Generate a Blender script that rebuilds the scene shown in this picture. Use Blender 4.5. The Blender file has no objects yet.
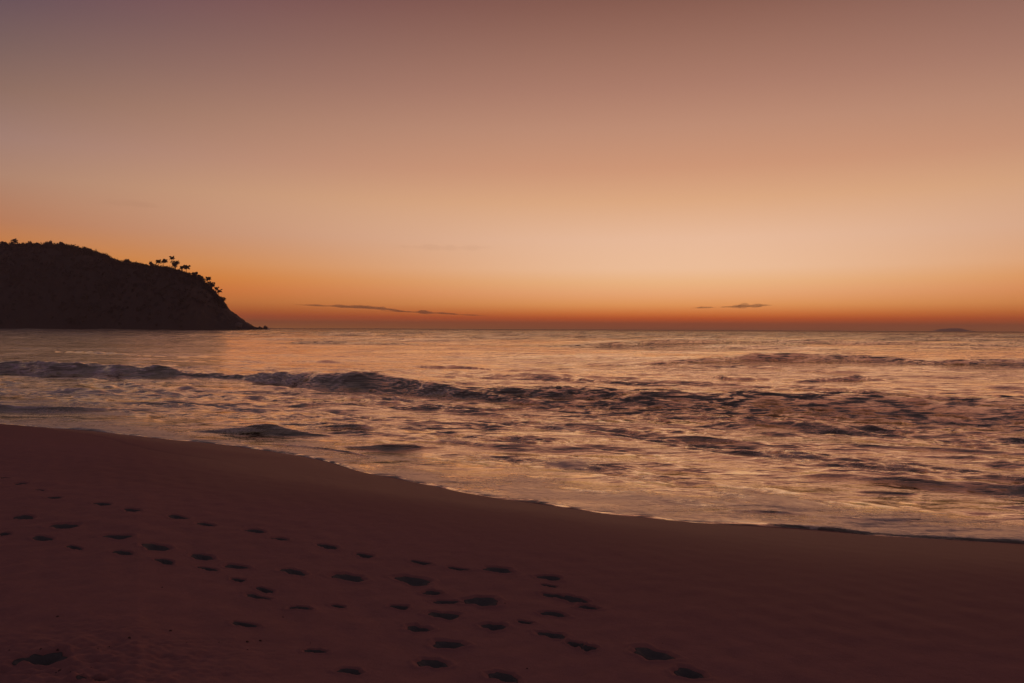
import bpy, math, random
import numpy as np
from mathutils import Vector

random.seed(7)
RNG = np.random.default_rng(11)
scene = bpy.context.scene
COL = scene.collection

# ----------------------------------------------------------------------------
# camera numbers (metres; still-water level is z = 0, the sea lies towards +Y)
# ----------------------------------------------------------------------------
F = 780.0                 # focal length in pixels of the 1024 wide picture
CAM_Z = 3.0
def yh(px):               # picture row of the horizon (the camera is a little rolled)
    return 329.0 + (px - 512.0) * 0.0048
def sea_at(px, py, z=0.0):            # point of the plane z seen at a picture position
    d = F * (CAM_Z - z) / (py - yh(px))
    return (px - 512.0) / F * d, d

# ----------------------------------------------------------------------------
# helpers
# ----------------------------------------------------------------------------
def srgb(r, g, b):
    def f(c):
        c /= 255.0
        return c / 12.92 if c <= 0.04045 else ((c + 0.055) / 1.055) ** 2.4
    return (f(r), f(g), f(b), 1.0)

def smooth(a, b, x):
    t = np.clip((x - a) / (b - a), 0.0, 1.0)
    return t * t * (3 - 2 * t)

def tag(o, label=None, cat=None, group=None, kind=None):
    if label: o['label'] = label
    if cat: o['category'] = cat
    if group: o['group'] = group
    if kind: o['kind'] = kind
    return o

def link_mesh(name, verts, faces, mat, parent=None, smooth_shade=True):
    me = bpy.data.meshes.new(name)
    me.from_pydata([tuple(v) for v in verts], [], faces)
    me.update()
    if smooth_shade:
        me.polygons.foreach_set('use_smooth', [True] * len(me.polygons))
    me.materials.append(mat)
    o = bpy.data.objects.new(name, me)
    COL.objects.link(o)
    if parent: o.parent = parent
    return o

def grid_mesh(name, P, mat, wrap=False, attrs=None):
    """P: (rows, cols, 3) array -> one smooth mesh object"""
    R, C, _ = P.shape
    me = bpy.data.meshes.new(name)
    idx = np.arange(R * C).reshape(R, C)
    if wrap:
        nxt = np.roll(idx, -1, axis=1)
        a, b, c, d = idx[:-1], nxt[:-1], nxt[1:], idx[1:]
    else:
        a, b, c, d = idx[:-1, :-1], idx[:-1, 1:], idx[1:, 1:], idx[1:, :-1]
    q = np.stack([a, b, c, d], axis=-1).reshape(-1, 4)
    n = len(q)
    me.vertices.add(R * C)
    me.vertices.foreach_set('co', P.reshape(-1).astype(np.float32))
    me.loops.add(n * 4)
    me.loops.foreach_set('vertex_index', q.reshape(-1).astype(np.int32))
    me.polygons.add(n)
    me.polygons.foreach_set('loop_start', (np.arange(n) * 4).astype(np.int32))
    me.polygons.foreach_set('use_smooth', np.ones(n, dtype=bool))
    me.update(calc_edges=True)
    for k, v in (attrs or {}).items():
        at = me.attributes.new(k, 'FLOAT', 'POINT')
        at.data.foreach_set('value', v.reshape(-1).astype(np.float32))
    me.materials.append(mat)
    o = bpy.data.objects.new(name, me)
    COL.objects.link(o)
    return o

class Waves:
    """sum of random sines, used as cheap band-limited noise"""
    def __init__(s, n, lmin, lmax, seed, head=None, spread=math.pi, power=1.0):
        r = np.random.default_rng(seed)
        s.lam = np.exp(r.uniform(math.log(lmin), math.log(lmax), n))
        if head is None:
            s.ang = r.uniform(0, 2 * math.pi, n)
        else:
            s.ang = head + r.normal(0, spread, n)
        s.ph = r.uniform(0, 2 * math.pi, n)
        s.amp = s.lam ** power
    def unit(s, x, y):
        k = 2 * math.pi / s.lam
        out = np.zeros_like(x)
        for i in range(len(s.lam)):
            out += np.sin(k[i] * (x * math.cos(s.ang[i]) + y * math.sin(s.ang[i])) + s.ph[i])
        return out / math.sqrt(len(s.lam) / 2)

# ---- node helpers
def new_mat(name):
    m = bpy.data.materials.new(name)
    m.use_nodes = True
    nt = m.node_tree
    nt.nodes.clear()
    return m, nt
def N(nt, typ, **kw):
    n = nt.nodes.new(typ)
    for k, v in kw.items():
        if k.startswith('i_'):
            key = k[2:]
            n.inputs[int(key) if key.isdigit() else key.replace('_', ' ')].default_value = v
        else:
            setattr(n, k, v)
    return n
def L(nt, a, b):
    nt.links.new(a, b)
def math_node(nt, op, a, b=None, c=None, clamp=False):
    n = nt.nodes.new('ShaderNodeMath'); n.operation = op; n.use_clamp = clamp
    for i, v in enumerate((a, b, c)):
        if v is None: continue
        if isinstance(v, (int, float)): n.inputs[i].default_value = v
        else: L(nt, v, n.inputs[i])
    return n.outputs[0]
def ramp(nt, fac, stops, interp='LINEAR'):
    n = nt.nodes.new('ShaderNodeValToRGB')
    cr = n.color_ramp; cr.interpolation = interp
    while len(cr.elements) < len(stops): cr.elements.new(0.5)
    for e, (p, c) in zip(cr.elements, stops):
        e.position = p
        e.color = c if len(c) == 4 else (*c, 1)
    L(nt, fac, n.inputs[0])
    return n.outputs[0]
def mixc(nt, fac, a, b):
    n = nt.nodes.new('ShaderNodeMix'); n.data_type = 'RGBA'
    for s, v in ((0, fac), (6, a), (7, b)):
        if isinstance(v, (int, float)): n.inputs[s].default_value = v
        elif isinstance(v, tuple): n.inputs[s].default_value = v
        else: L(nt, v, n.inputs[s])
    return n.outputs[2]
def noise(nt, vec, scale, detail=4, rough=0.55, dist=0.0):
    n = N(nt, 'ShaderNodeTexNoise')
    n.inputs['Scale'].default_value = scale
    n.inputs['Detail'].default_value = detail
    n.inputs['Roughness'].default_value = rough
    n.inputs['Distortion'].default_value = dist
    L(nt, vec, n.inputs['Vector'])
    return n.outputs[0]
def world_pos(nt, scale=(1, 1, 1), rot=0.0):
    g = N(nt, 'ShaderNodeNewGeometry')
    m = N(nt, 'ShaderNodeMapping')
    m.inputs['Scale'].default_value = scale
    m.inputs['Rotation'].default_value = (0, 0, rot)
    L(nt, g.outputs['Position'], m.inputs['Vector'])
    return m.outputs[0]

# ----------------------------------------------------------------------------
# world: afterglow of a sun that has just set, brightest over the sea
# ----------------------------------------------------------------------------
GLOW_AZ = math.radians(13.0)
W = bpy.data.worlds.new('World'); scene.world = W; W.use_nodes = True
nt = W.node_tree; nt.nodes.clear()
tc = N(nt, 'ShaderNodeTexCoord')
sep = N(nt, 'ShaderNodeSeparateXYZ'); L(nt, tc.outputs['Generated'], sep.inputs[0])
elev = math_node(nt, 'ARCSINE', sep.outputs[2])
t01 = math_node(nt, 'POWER', math_node(nt, 'MAXIMUM', math_node(nt, 'DIVIDE', elev, math.pi / 2), 0.0), 0.5)
az = math_node(nt, 'ARCTAN2', sep.outputs[0], sep.outputs[1])
dl = math_node(nt, 'ABSOLUTE', math_node(nt, 'SUBTRACT', az, GLOW_AZ))
dl = math_node(nt, 'MINIMUM', dl, math_node(nt, 'SUBTRACT', 2 * math.pi, dl))
def stops(rows):
    return [(math.sqrt(e / 90.0), srgb(*c)) for e, c in rows]
#RAMPS
A_ROWS = [(0, 0.4693, 0.1451, 0.0418), (0.3, 0.7387, 0.1431, 0.0100), (0.8, 0.8713, 0.1359, 0.0100), (1.15, 0.9688, 0.2504, 0.0460), (1.8, 1.0227, 0.4175, 0.1322), (2.6, 1.0024, 0.4827, 0.2215), (3.4, 0.9786, 0.5431, 0.2684), (4.4, 0.9607, 0.5900, 0.3711), (6.5, 0.8893, 0.5416, 0.3599), (9.2, 0.7748, 0.4207, 0.2338), (11.5, 0.6546, 0.3217, 0.1895), (14.3, 0.5436, 0.2732, 0.1786), (17, 0.4326, 0.2079, 0.1443), (19.5, 0.3472, 0.1622, 0.1137), (22.6, 0.2472, 0.1048, 0.0758), (32, 0.1413, 0.0762, 0.0723), (45, 0.0852, 0.0522, 0.0585), (90, 0.0545, 0.0423, 0.0513)]
B_ROWS = [(0, 1.0476, 0.3375, 0.0233), (0.3, 0.7061, 0.1883, 0.0100), (0.8, 0.4874, 0.0879, 0.0247), (1.15, 0.4952, 0.1051, 0.0189), (1.8, 0.6041, 0.1579, 0.0277), (2.6, 0.6968, 0.1597, 0.0147), (3.4, 0.7151, 0.1901, 0.0100), (4.4, 0.6758, 0.2194, 0.0315), (6.5, 0.5151, 0.2111, 0.1068), (9.2, 0.4623, 0.2494, 0.1666), (11.5, 0.3854, 0.2212, 0.1770), (14.3, 0.2875, 0.1631, 0.1254), (17, 0.2046, 0.1205, 0.1102), (19.5, 0.1462, 0.0851, 0.0998), (22.6, 0.1178, 0.0542, 0.0920), (32, 0.1022, 0.0648, 0.0762), (45, 0.0748, 0.0512, 0.0611), (90, 0.0545, 0.0423, 0.0513)]
#END
def lstops(rows): return [(math.sqrt(e / 90.0), (r, g, b, 1.0)) for e, r, g, b in rows]
A = ramp(nt, t01, lstops(A_ROWS))
B = ramp(nt, t01, lstops(B_ROWS))
C = ramp(nt, t01, stops([(0, (116, 84, 92)), (10, (110, 80, 88)), (25, (92, 70, 79)), (45, (77, 63, 71)), (90, (66, 58, 64))]))
fhi = math_node(nt, 'MINIMUM', math_node(nt, 'POWER', math_node(nt, 'DIVIDE', dl, math.radians(46)), 2.0), 1.25)
flo = math_node(nt, 'SUBTRACT', 1.0, math_node(nt, 'EXPONENT', math_node(nt, 'MULTIPLY', math_node(nt, 'POWER', math_node(nt, 'DIVIDE', dl, math.radians(26)), 2.0), -1.0)))
mr0 = N(nt, 'ShaderNodeMapRange', interpolation_type='SMOOTHSTEP')
mr0.inputs['From Min'].default_value = math.radians(3); mr0.inputs['From Max'].default_value = math.radians(10)
L(nt, elev, mr0.inputs['Value']); L(nt, flo, mr0.inputs['To Min']); L(nt, fhi, mr0.inputs['To Max'])
f1 = mr0.outputs[0]
def vmix(nt, f, a, b):       # unclamped a + f (b - a)
    n = nt.nodes.new('ShaderNodeMix'); n.data_type = 'RGBA'; n.clamp_factor = False
    L(nt, f, n.inputs[0]); L(nt, a, n.inputs[6]); L(nt, b, n.inputs[7]); return n.outputs[2]
AB = vmix(nt, f1, A, B)
mr = N(nt, 'ShaderNodeMapRange', interpolation_type='SMOOTHSTEP')
mr.inputs['From Min'].default_value = math.radians(46); mr.inputs['From Max'].default_value = math.radians(140)
L(nt, dl, mr.inputs['Value'])
ABC = vmix(nt, mr.outputs[0], AB, C)
# a little of the physical twilight sky underneath the afterglow
sky = N(nt, 'ShaderNodeTexSky', sky_type='NISHITA', sun_disc=False)
sky.sun_elevation = math.radians(-1.0); sky.sun_rotation = GLOW_AZ
bg1 = N(nt, 'ShaderNodeBackground'); L(nt, ABC, bg1.inputs[0]); bg1.inputs[1].default_value = 0.97
bg2 = N(nt, 'ShaderNodeBackground'); L(nt, sky.outputs[0], bg2.inputs[0]); bg2.inputs[1].default_value = 0.015
add = N(nt, 'ShaderNodeAddShader'); L(nt, bg1.outputs[0], add.inputs[0]); L(nt, bg2.outputs[0], add.inputs[1])
out = N(nt, 'ShaderNodeOutputWorld'); L(nt, add.outputs[0], out.inputs[0])

sun = bpy.data.lights.new('sun', 'SUN')
sun.energy = 0.16; sun.angle = math.radians(80); sun.color = (1.0, 0.22, 0.12)
so = bpy.data.objects.new('sun', sun); COL.objects.link(so)
se = math.radians(5.0)
sd = Vector((math.sin(GLOW_AZ) * math.cos(se), math.cos(GLOW_AZ) * math.cos(se), math.sin(se)))
so.rotation_euler = (-sd).to_track_quat('-Z', 'Y').to_euler()
so.location = (30, 100, 40)

# ----------------------------------------------------------------------------
# camera
# ----------------------------------------------------------------------------
cam = bpy.data.cameras.new('camera')
cam.sensor_width = 36.0; cam.lens = 36.0 * F / 1024.0
cam.clip_start = 0.05; cam.clip_end = 120000
co = bpy.data.objects.new('camera', cam); COL.objects.link(co)
co.location = (0, 0, CAM_Z)
pitch = math.atan((341.5 - 329.0) / F)
roll = math.atan(0.0048)
from mathutils import Matrix
co.rotation_euler = (Matrix.Rotation(math.pi / 2 - pitch, 3, 'X') @ Matrix.Rotation(roll, 3, 'Z')).to_euler()
scene.camera = co

# ----------------------------------------------------------------------------
# shoreline: distance of the water's edge from the camera by direction
# ----------------------------------------------------------------------------
EDGE = [(-400, 400), (-200, 412), (-60, 420), (0, 424), (50, 428), (100, 432), (150, 438), (200, 442.5), (260, 450), (300, 456), (330, 463),
        (345, 468), (370, 474), (410, 482), (450, 490), (480, 496), (520, 502), (560, 508), (600, 514), (650, 519), (690, 522),
        (720, 525), (760, 527.5), (800, 530), (840, 533), (880, 536.5), (920, 538.5), (960, 541), (1000, 543.5), (1024, 545),
        (1150, 556), (1400, 580)]
EZ = 0.05                                   # height of the wet edge on the beach
ex = np.array([sea_at(p, q, EZ)[0] for p, q in EDGE])
ey = np.array([sea_at(p, q, EZ)[1] for p, q in EDGE])
ex = np.concatenate([[-260, -120], ex, [45, 140]])
ey = np.concatenate([[330, 130], ey, [-9, -60]])
# dense resample
_t = np.concatenate([[0], np.cumsum(np.hypot(np.diff(ex), np.diff(ey)))])
_tt = np.concatenate([np.linspace(0, _t[2], 60, endpoint=False), np.linspace(_t[2], _t[-3], 900, endpoint=False), np.linspace(_t[-3], _t[-1], 60)])
sx_, sy_ = np.interp(_tt, _t, ex), np.interp(_tt, _t, ey)
def box(a, k):
    pad = np.pad(a, k, mode='edge'); ker = np.ones(2 * k + 1) / (2 * k + 1)
    return np.convolve(pad, ker, 'valid')
sx_[60:960] = box(sx_, 7)[60:960]; sy_[60:960] = box(sy_, 7)[60:960]
sh_ang = np.arctan2(sx_, sy_)               # angle from +Y, increasing to the right
sh_r = np.hypot(sx_, sy_)
_o = np.argsort(sh_ang); sh_ang, sh_r = sh_ang[_o], sh_r[_o]
# small lobes of the swash edge
lobe = Waves(14, 0.6, 5.0, 5, power=1.0)
def r_edge(th):
    r = np.interp(th, sh_ang, sh_r)
    x, y = r * np.sin(th), r * np.cos(th)
    k = 2 * math.pi / lobe.lam
    w = sum(lobe.lam[i] * 0.012 * np.sin(k[i] * (x * 0.85 - y * 0.5) + lobe.ph[i]) for i in range(14))
    return r + w * smooth(0, 1, (40 - r) / 20)

# distance from the edge (positive on the beach)
def shore_dist(x, y):
    th = np.arctan2(x, y); r = np.hypot(x, y)
    rs = np.interp(np.clip(th, sh_ang[0], sh_ang[-1]), sh_ang, sh_r)
    return (rs - r), th
def slope_factor(th):
    # radial distance -> distance across the shore
    e = 1e-2
    ra, rb = np.interp(th - e, sh_ang, sh_r), np.interp(th + e, sh_ang, sh_r)
    rr = np.interp(th, sh_ang, sh_r)
    m = box((rb - ra) / (2 * e) / rr, 3) if th.ndim == 1 else (rb - ra) / (2 * e) / rr
    return 1.0 / np.sqrt(1.0 + m * m)
_ang_tab = np.linspace(sh_ang[0], sh_ang[-1], 400)
_sf_tab = box(slope_factor(_ang_tab), 26)
_au = np.linspace(sh_ang[0], sh_ang[-1], 3000)
_rf = np.interp(_au, sh_ang, sh_r)
_kc = int(0.13 / (_au[1] - _au[0]))
_rc = np.exp(box(box(np.log(_rf), _kc), _kc))

sand_lo = Waves(10, 3.0, 14.0, 21)
sand_md = Waves(20, 0.25, 1.6, 22)
def sand_base(x, y):
    s, th = shore_dist(x, y)
    thc = np.clip(th, sh_ang[0], sh_ang[-1])
    sc = np.interp(thc, _au, _rc) - np.hypot(x, y)           # smoothed coast for the upper beach
    s = s + (sc - s) * smooth(0.8, 6.0, s)
    s = s * np.interp(thc, _ang_tab, _sf_tab)
    back = smooth(0.0, 0.6, np.abs(th) - 1.75)          # behind the camera: open berm
    s = s * (1 - back) + 14.0 * back
    up = 1.15 * (1 - np.exp(-np.maximum(s, 0) / 6.0))
    dn = np.maximum(np.minimum(s, 0) * 0.06, -2.5)
    dry = smooth(2.5, 7.0, s)
    z = EZ + up + dn + sand_lo.unit(x, y) * 0.012 * smooth(0.5, 5, s)
    sw = s + 0.25 * sand_lo.unit(x * 1.7, y * 1.7)
    z = z - 0.020 * np.exp(-np.maximum(sw - 3.4, 0) / 0.5) * smooth(3.32, 3.42, sw) * smooth(.25, .5, -th)
    z = z + sand_md.unit(x, y) * (0.0012 + 0.0035 * dry) * smooth(0.3, 2, s)
    return z, s

# ----------------------------------------------------------------------------
# footprints: picture position, length in the picture, relative fatness, turn
# ----------------------------------------------------------------------------
FAR, MID, NEAR, CLU, END = 'far', 'mid', 'near', 'clu', 'end'
PRINTS = [
 # farthest trail
 (4,478,13,.8,FAR),(20,484.5,15,1.1,FAR),(40,490.5,15,.6,FAR),(54,498,18,.9,FAR),(102,504.5,22,.8,FAR),(131,510.5,20,1.1,FAR),(177,517.5,25,.9,FAR),
 (205,525,22,1.1,FAR),(255,531.5,24,1.0,FAR),(280,540,19,1.2,FAR),(328,547.5,25,.8,FAR),(365,556.5,20,.9,FAR),(421,563.5,25,.6,FAR),(459,570,25,.6,FAR),(498,570.5,31,1.1,FAR),
 # middle trail
 (23,518,26,.9,MID),(63,527,30,1.4,MID),(117,537.5,35,.9,MID),(154,547.5,32,1.2,MID),(201,557.5,28,.9,MID),(236,568,29,.8,MID),(293,572.5,32,.8,MID),
 (349,578.5,37,1.1,MID),(414,582,40,1.1,MID),
 # nearest trail
 (4,534.5,14,.9,NEAR),(41,539,30,.6,NEAR),(73,548,23,.5,NEAR),(122,553.5,26,.6,NEAR),(164,562,23,.8,NEAR),(208,570,26,.6,NEAR),(238,581,17,.8,NEAR),(264,591,22,.6,NEAR),(258,598.5,31,.6,NEAR),
 # trampled patch in the middle
 (433,594,20,1.3,CLU),(448,604,32,.5,CLU),(483,602,40,1.2,CLU),(400,608.5,22,1.1,CLU),(445,617,36,1.05,CLU),(419,631,27,1.4,CLU),(449,646,36,1.2,CLU),(433,665,36,1.1,CLU),
 (301,609,26,.8,CLU),(339,608,16,.8,CLU),(495,628,27,1.2,CLU),(527,624,18,.8,CLU),(244,626,30,.5,CLU),(315,653,26,.6,CLU),(350,673,28,.9,CLU),
 # trail leading off to the lower right
 (551,579,26,1.0,END),(551,587,18,.7,END),(557,597.5,30,.5,END),(575,600,27,.9,END),(590,609,23,1.1,END),(555,615.5,28,.7,END),(554,637,31,.8,END),
 (577,646,16,1.0,END),(590,649.5,11,1.2,END),(655,655,38,1.1,END),(692,675.5,28,1.4,END),(505,679,34,.8,END),
]
HOLLOWS = [(40,660.5,62,1.15),(91,681,34,.8)]

def ray_sand(px, py):
    d = 6.0
    for _ in range(30):
        x = (px - 512.0) / F * d
        z = float(sand_base(np.array([x]), np.array([d]))[0][0])
        d = 0.5 * d + 0.5 * F * (CAM_Z - z) / (py - yh(px))
    return (px - 512.0) / F * d, d

DENT = []     # x, y, half length, half width, heading, depth
for (px, py, lp, fat, tr) in PRINTS:
    x, d = ray_sand(px, py)
    hd = math.radians(-24 + random.uniform(-9, 9))
    if tr == END: hd = math.radians(-30 + random.uniform(-14, 14))
    if tr == CLU: hd = math.radians(-12 + random.uniform(-16, 16))
    # length of the print seen as lp pixels (foreshortened by its heading)
    a = lp / F * d / (abs(math.cos(hd)) + 0.10) / 2 * 1.0
    a = min(max(a * 1.13, 0.07), 0.20)
    b = a * (0.58 * min(fat, 1.35)) + 0.014
    DENT.append((x, d, a, b, hd, 0.030 + 0.028 * min(fat, 1.3), fat))
HOL = []
for (px, py, lp, fat) in HOLLOWS:
    x, d = ray_sand(px, py)
    HOL.append((x, d, lp / F * d / 2, lp / F * d / 2 * 0.52 * fat, math.radians(6), 0.085, fat))

def foot_radius(u, v):
    """normalised distance from the middle of a sole-shaped dent, u along it from heel (-1) to toe (+1)"""
    waist = 1.0 + 0.30 * np.exp(-((u + 0.15) / 0.32) ** 2)          # narrow arch
    toe = 1.0 + 0.25 * np.clip(u, 0, 1) ** 3
    return np.sqrt(u * u + (v * waist * toe) ** 2)

def dent_z(x, y):
    dz = np.zeros_like(x); depth01 = np.zeros_like(x)
    for k, (cx, cy, a, b, hd, dep, fat) in enumerate(DENT + HOL):
        m = (np.abs(x - cx) < a * 2.2) & (np.abs(y - cy) < a * 2.2)
        if not m.any(): continue
        lx, ly = x[m] - cx, y[m] - cy
        u = (lx * math.cos(hd) + ly * math.sin(hd)) / a
        v = (-lx * math.sin(hd) + ly * math.cos(hd)) / b
        r = foot_radius(u, v)
        wob = 1 + 0.10 * np.sin(3 * np.arctan2(v, u) + k) + 0.07 * np.sin(7 * np.arctan2(v, u) + 2.3 * k)
        r = r / wob
        bowl = -dep * .78 * (1 - smooth(0.15, 1.08, r)) * (1 + 0.22 * u)
        rim = dep * 0.13 * np.exp(-((r - 1.17) / 0.16) ** 2)
        dz[m] += bowl + rim
        depth01[m] = np.maximum(depth01[m], 1 - smooth(0.5, 1.05, r))
    return dz, depth01

crumb = Waves(24, 0.05, 0.35, 23)
def sand_z(x, y):
    z, s = sand_base(x, y)
    hx_, hy_ = HOL[0][0], HOL[0][1]
    near = np.exp(-((x - hx_ - .25) / 0.9) ** 2 - ((y - hy_ + .15) / 0.6) ** 2)
    m_ = near > .02
    if m_.any():
        z = z.copy(); z[m_] += crumb.unit(x[m_], y[m_]) * 0.008 * near[m_]
    dz, d01 = dent_z(x, y)
    return z + dz, s, d01

# ----------------------------------------------------------------------------
# sand
# ----------------------------------------------------------------------------
SAND, nt = new_mat('sand')
p1 = world_pos(nt)
n1 = noise(nt, p1, 0.5, 5, .6); n2 = noise(nt, p1, 9.0, 5, .65); n3 = noise(nt, p1, 160.0, 3, .7)
wet = N(nt, 'ShaderNodeAttribute'); wet.attribute_name = 'wet'
pale = mixc(nt, n2, (0.28, 0.15, 0.145, 1), (0.45, 0.235, 0.225, 1))
grain = mixc(nt, math_node(nt, 'MULTIPLY', n3, 0.5), pale, (0.20, 0.12, 0.115, 1))
tone = mixc(nt, math_node(nt, 'MULTIPLY', n1, 0.35), grain, (0.30, 0.165, 0.15, 1))
wetc = mixc(nt, n1, (0.205, 0.097, 0.09, 1), (0.25, 0.116, 0.105, 1))
wfac = math_node(nt, 'ADD', wet.outputs['Fac'], math_node(nt, 'MULTIPLY', math_node(nt, 'SUBTRACT', n1, 0.5), 0.3), clamp=True)
colr = mixc(nt, wfac, tone, wetc)
bs = N(nt, 'ShaderNodeBsdfPrincipled')
L(nt, colr, bs.inputs['Base Color'])
rg = N(nt, 'ShaderNodeMapRange'); L(nt, wfac, rg.inputs[0]); rg.inputs[3].default_value = .95; rg.inputs[4].default_value = .58
L(nt, rg.outputs[0], bs.inputs['Roughness'])
sp = N(nt, 'ShaderNodeMapRange'); L(nt, wfac, sp.inputs[0]); sp.inputs[3].default_value = .06; sp.inputs[4].default_value = .09
L(nt, sp.outputs[0], bs.inputs['Specular IOR Level'])
bh = math_node(nt, 'ADD', math_node(nt, 'MULTIPLY', n2, 0.6), math_node(nt, 'MULTIPLY', n3, 0.16))
bmp = N(nt, 'ShaderNodeBump'); bmp.inputs['Distance'].default_value = 0.02
bstr = N(nt, 'ShaderNodeMapRange'); L(nt, wfac, bstr.inputs[0]); bstr.inputs[3].default_value = .95; bstr.inputs[4].default_value = .12
L(nt, bstr.outputs[0], bmp.inputs['Strength']); L(nt, bh, bmp.inputs['Height']); L(nt, bmp.outputs[0], bs.inputs['Normal'])
o_ = N(nt, 'ShaderNodeOutputMaterial'); L(nt, bs.outputs[0], o_.inputs[0])

DENT_SHADE, nt = new_mat('damp_sand_shade')  # damp sand, with the shade inside the dents put into its colour
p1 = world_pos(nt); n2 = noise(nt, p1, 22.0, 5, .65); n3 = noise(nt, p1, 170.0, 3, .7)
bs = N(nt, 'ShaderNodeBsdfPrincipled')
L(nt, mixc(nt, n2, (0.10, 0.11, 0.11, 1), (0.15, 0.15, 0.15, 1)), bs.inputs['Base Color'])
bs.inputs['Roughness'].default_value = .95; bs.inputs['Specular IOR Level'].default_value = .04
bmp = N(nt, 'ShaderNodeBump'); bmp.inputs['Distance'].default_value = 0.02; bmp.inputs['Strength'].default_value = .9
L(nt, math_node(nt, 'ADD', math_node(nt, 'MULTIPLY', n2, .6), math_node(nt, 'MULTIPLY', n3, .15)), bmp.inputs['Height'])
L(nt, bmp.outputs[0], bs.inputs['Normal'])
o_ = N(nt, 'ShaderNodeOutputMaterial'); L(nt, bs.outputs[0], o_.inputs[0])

def geometric(d0, d1, stepf):
    out = [d0]
    while out[-1] < d1: out.append(out[-1] + stepf(out[-1]))
    return np.array(out)
ang = np.concatenate([np.linspace(-math.pi, -0.85, 60, endpoint=False), np.linspace(-0.85, -0.66, 40, endpoint=False),
                      np.linspace(-0.66, 0.66, 860, endpoint=False), np.linspace(0.66, 0.85, 40, endpoint=False), np.linspace(0.85, math.pi, 60, endpoint=False)])
rings = geometric(0.05, 420.0, lambda d: 0.35 if d < 2.6 else max(0.013, d * d * 0.55 / 1480))
TH, RR = np.meshgrid(ang, rings)
X, Y = RR * np.sin(TH), RR * np.cos(TH)
Z, S, D01 = sand_z(X, Y)
wetv = 1 - smooth(1.2, 6.5, S + 0.8 * sand_lo.unit(X, Y))
sand = grid_mesh('sand', np.stack([X, Y, Z], -1), SAND, wrap=True, attrs={'wet': wetv})
tag(sand, kind='structure')

# footprints: the pressed, damp floor of each dent with its shade painted in, a solid slab let into the sand
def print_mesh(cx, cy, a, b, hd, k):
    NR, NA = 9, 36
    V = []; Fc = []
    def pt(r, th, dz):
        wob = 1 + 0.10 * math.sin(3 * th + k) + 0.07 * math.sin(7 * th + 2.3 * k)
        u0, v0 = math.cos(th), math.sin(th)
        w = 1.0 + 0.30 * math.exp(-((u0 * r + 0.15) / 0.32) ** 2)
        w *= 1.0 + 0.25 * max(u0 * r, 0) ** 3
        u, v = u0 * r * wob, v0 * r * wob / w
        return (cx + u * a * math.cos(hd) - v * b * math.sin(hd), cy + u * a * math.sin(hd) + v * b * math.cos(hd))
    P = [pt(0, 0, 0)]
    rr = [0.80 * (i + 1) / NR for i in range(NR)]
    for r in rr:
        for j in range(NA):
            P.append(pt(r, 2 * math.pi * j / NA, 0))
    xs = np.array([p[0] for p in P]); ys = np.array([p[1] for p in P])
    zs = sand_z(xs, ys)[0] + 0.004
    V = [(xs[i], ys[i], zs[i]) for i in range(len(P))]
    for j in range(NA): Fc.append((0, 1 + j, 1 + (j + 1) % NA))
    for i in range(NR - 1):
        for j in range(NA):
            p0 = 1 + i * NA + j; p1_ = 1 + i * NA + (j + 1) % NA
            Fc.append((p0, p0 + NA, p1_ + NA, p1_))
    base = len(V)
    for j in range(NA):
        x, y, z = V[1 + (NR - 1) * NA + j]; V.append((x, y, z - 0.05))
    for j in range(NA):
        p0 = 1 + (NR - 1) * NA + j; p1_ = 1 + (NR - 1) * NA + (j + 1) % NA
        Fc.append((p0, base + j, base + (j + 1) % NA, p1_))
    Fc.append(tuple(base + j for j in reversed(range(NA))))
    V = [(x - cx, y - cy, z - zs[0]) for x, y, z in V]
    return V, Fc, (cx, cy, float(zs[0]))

ORD = ['first', 'second', 'third', 'fourth', 'fifth', 'sixth', 'seventh', 'eighth', 'ninth', 'tenth', 'eleventh', 'twelfth', 'thirteenth', 'fourteenth', 'fifteenth']
CLU_L = ['small blurred footprint just below the last large print of the middle trail',
 'long thin footprint touching the left end of the broad double print',
 'broad dark double footprint in the trampled patch, below the far trail\'s last print',
 'small footprint at the left edge of the trampled patch of sand',
 'large dark oval footprint at the centre of the trampled patch',
 'small deep footprint lower left of the large central oval print',
 'large deep footprint, second lowest in the trampled patch',
 'wide footprint with sloping end, lowest of the trampled patch',
 'soft wide footprint on bare sand left of the trampled patch',
 'tiny short footprint between the soft wide print and the trampled patch',
 'compact oval footprint right of the trampled patch on smooth sand',
 'small faint footprint immediately right of the compact oval print',
 'thin faint footprint furthest left below the three trails',
 'thin slanting footprint alone on the sand below the soft wide print',
 'faint shallow footprint at the bottom frame edge, left of the trampled patch']
END_L = ['dark footprint topmost in the right-hand trail, facing the sea',
 'small narrow footprint tucked right under the topmost right-hand print',
 'long thin scuffed footprint leading into the churned right-hand prints',
 'ragged churned footprint in the middle of the right-hand scuffs',
 'crumbled footprint at the lower right end of the churned scuffs',
 'flat dark footprint under the churned scuffs of the right-hand trail',
 'slanting narrow footprint below the flat one in the right-hand trail',
 'small broken footprint beside the lower end of the slanting narrow one',
 'tiniest footprint, a short dab right of the small broken one',
 'large pointed footprint alone near the bottom, right of the trails',
 'round deep footprint furthest right, close to the bottom frame edge',
 'long footprint cut by the bottom frame edge below the trampled patch']
cnt = {}
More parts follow.
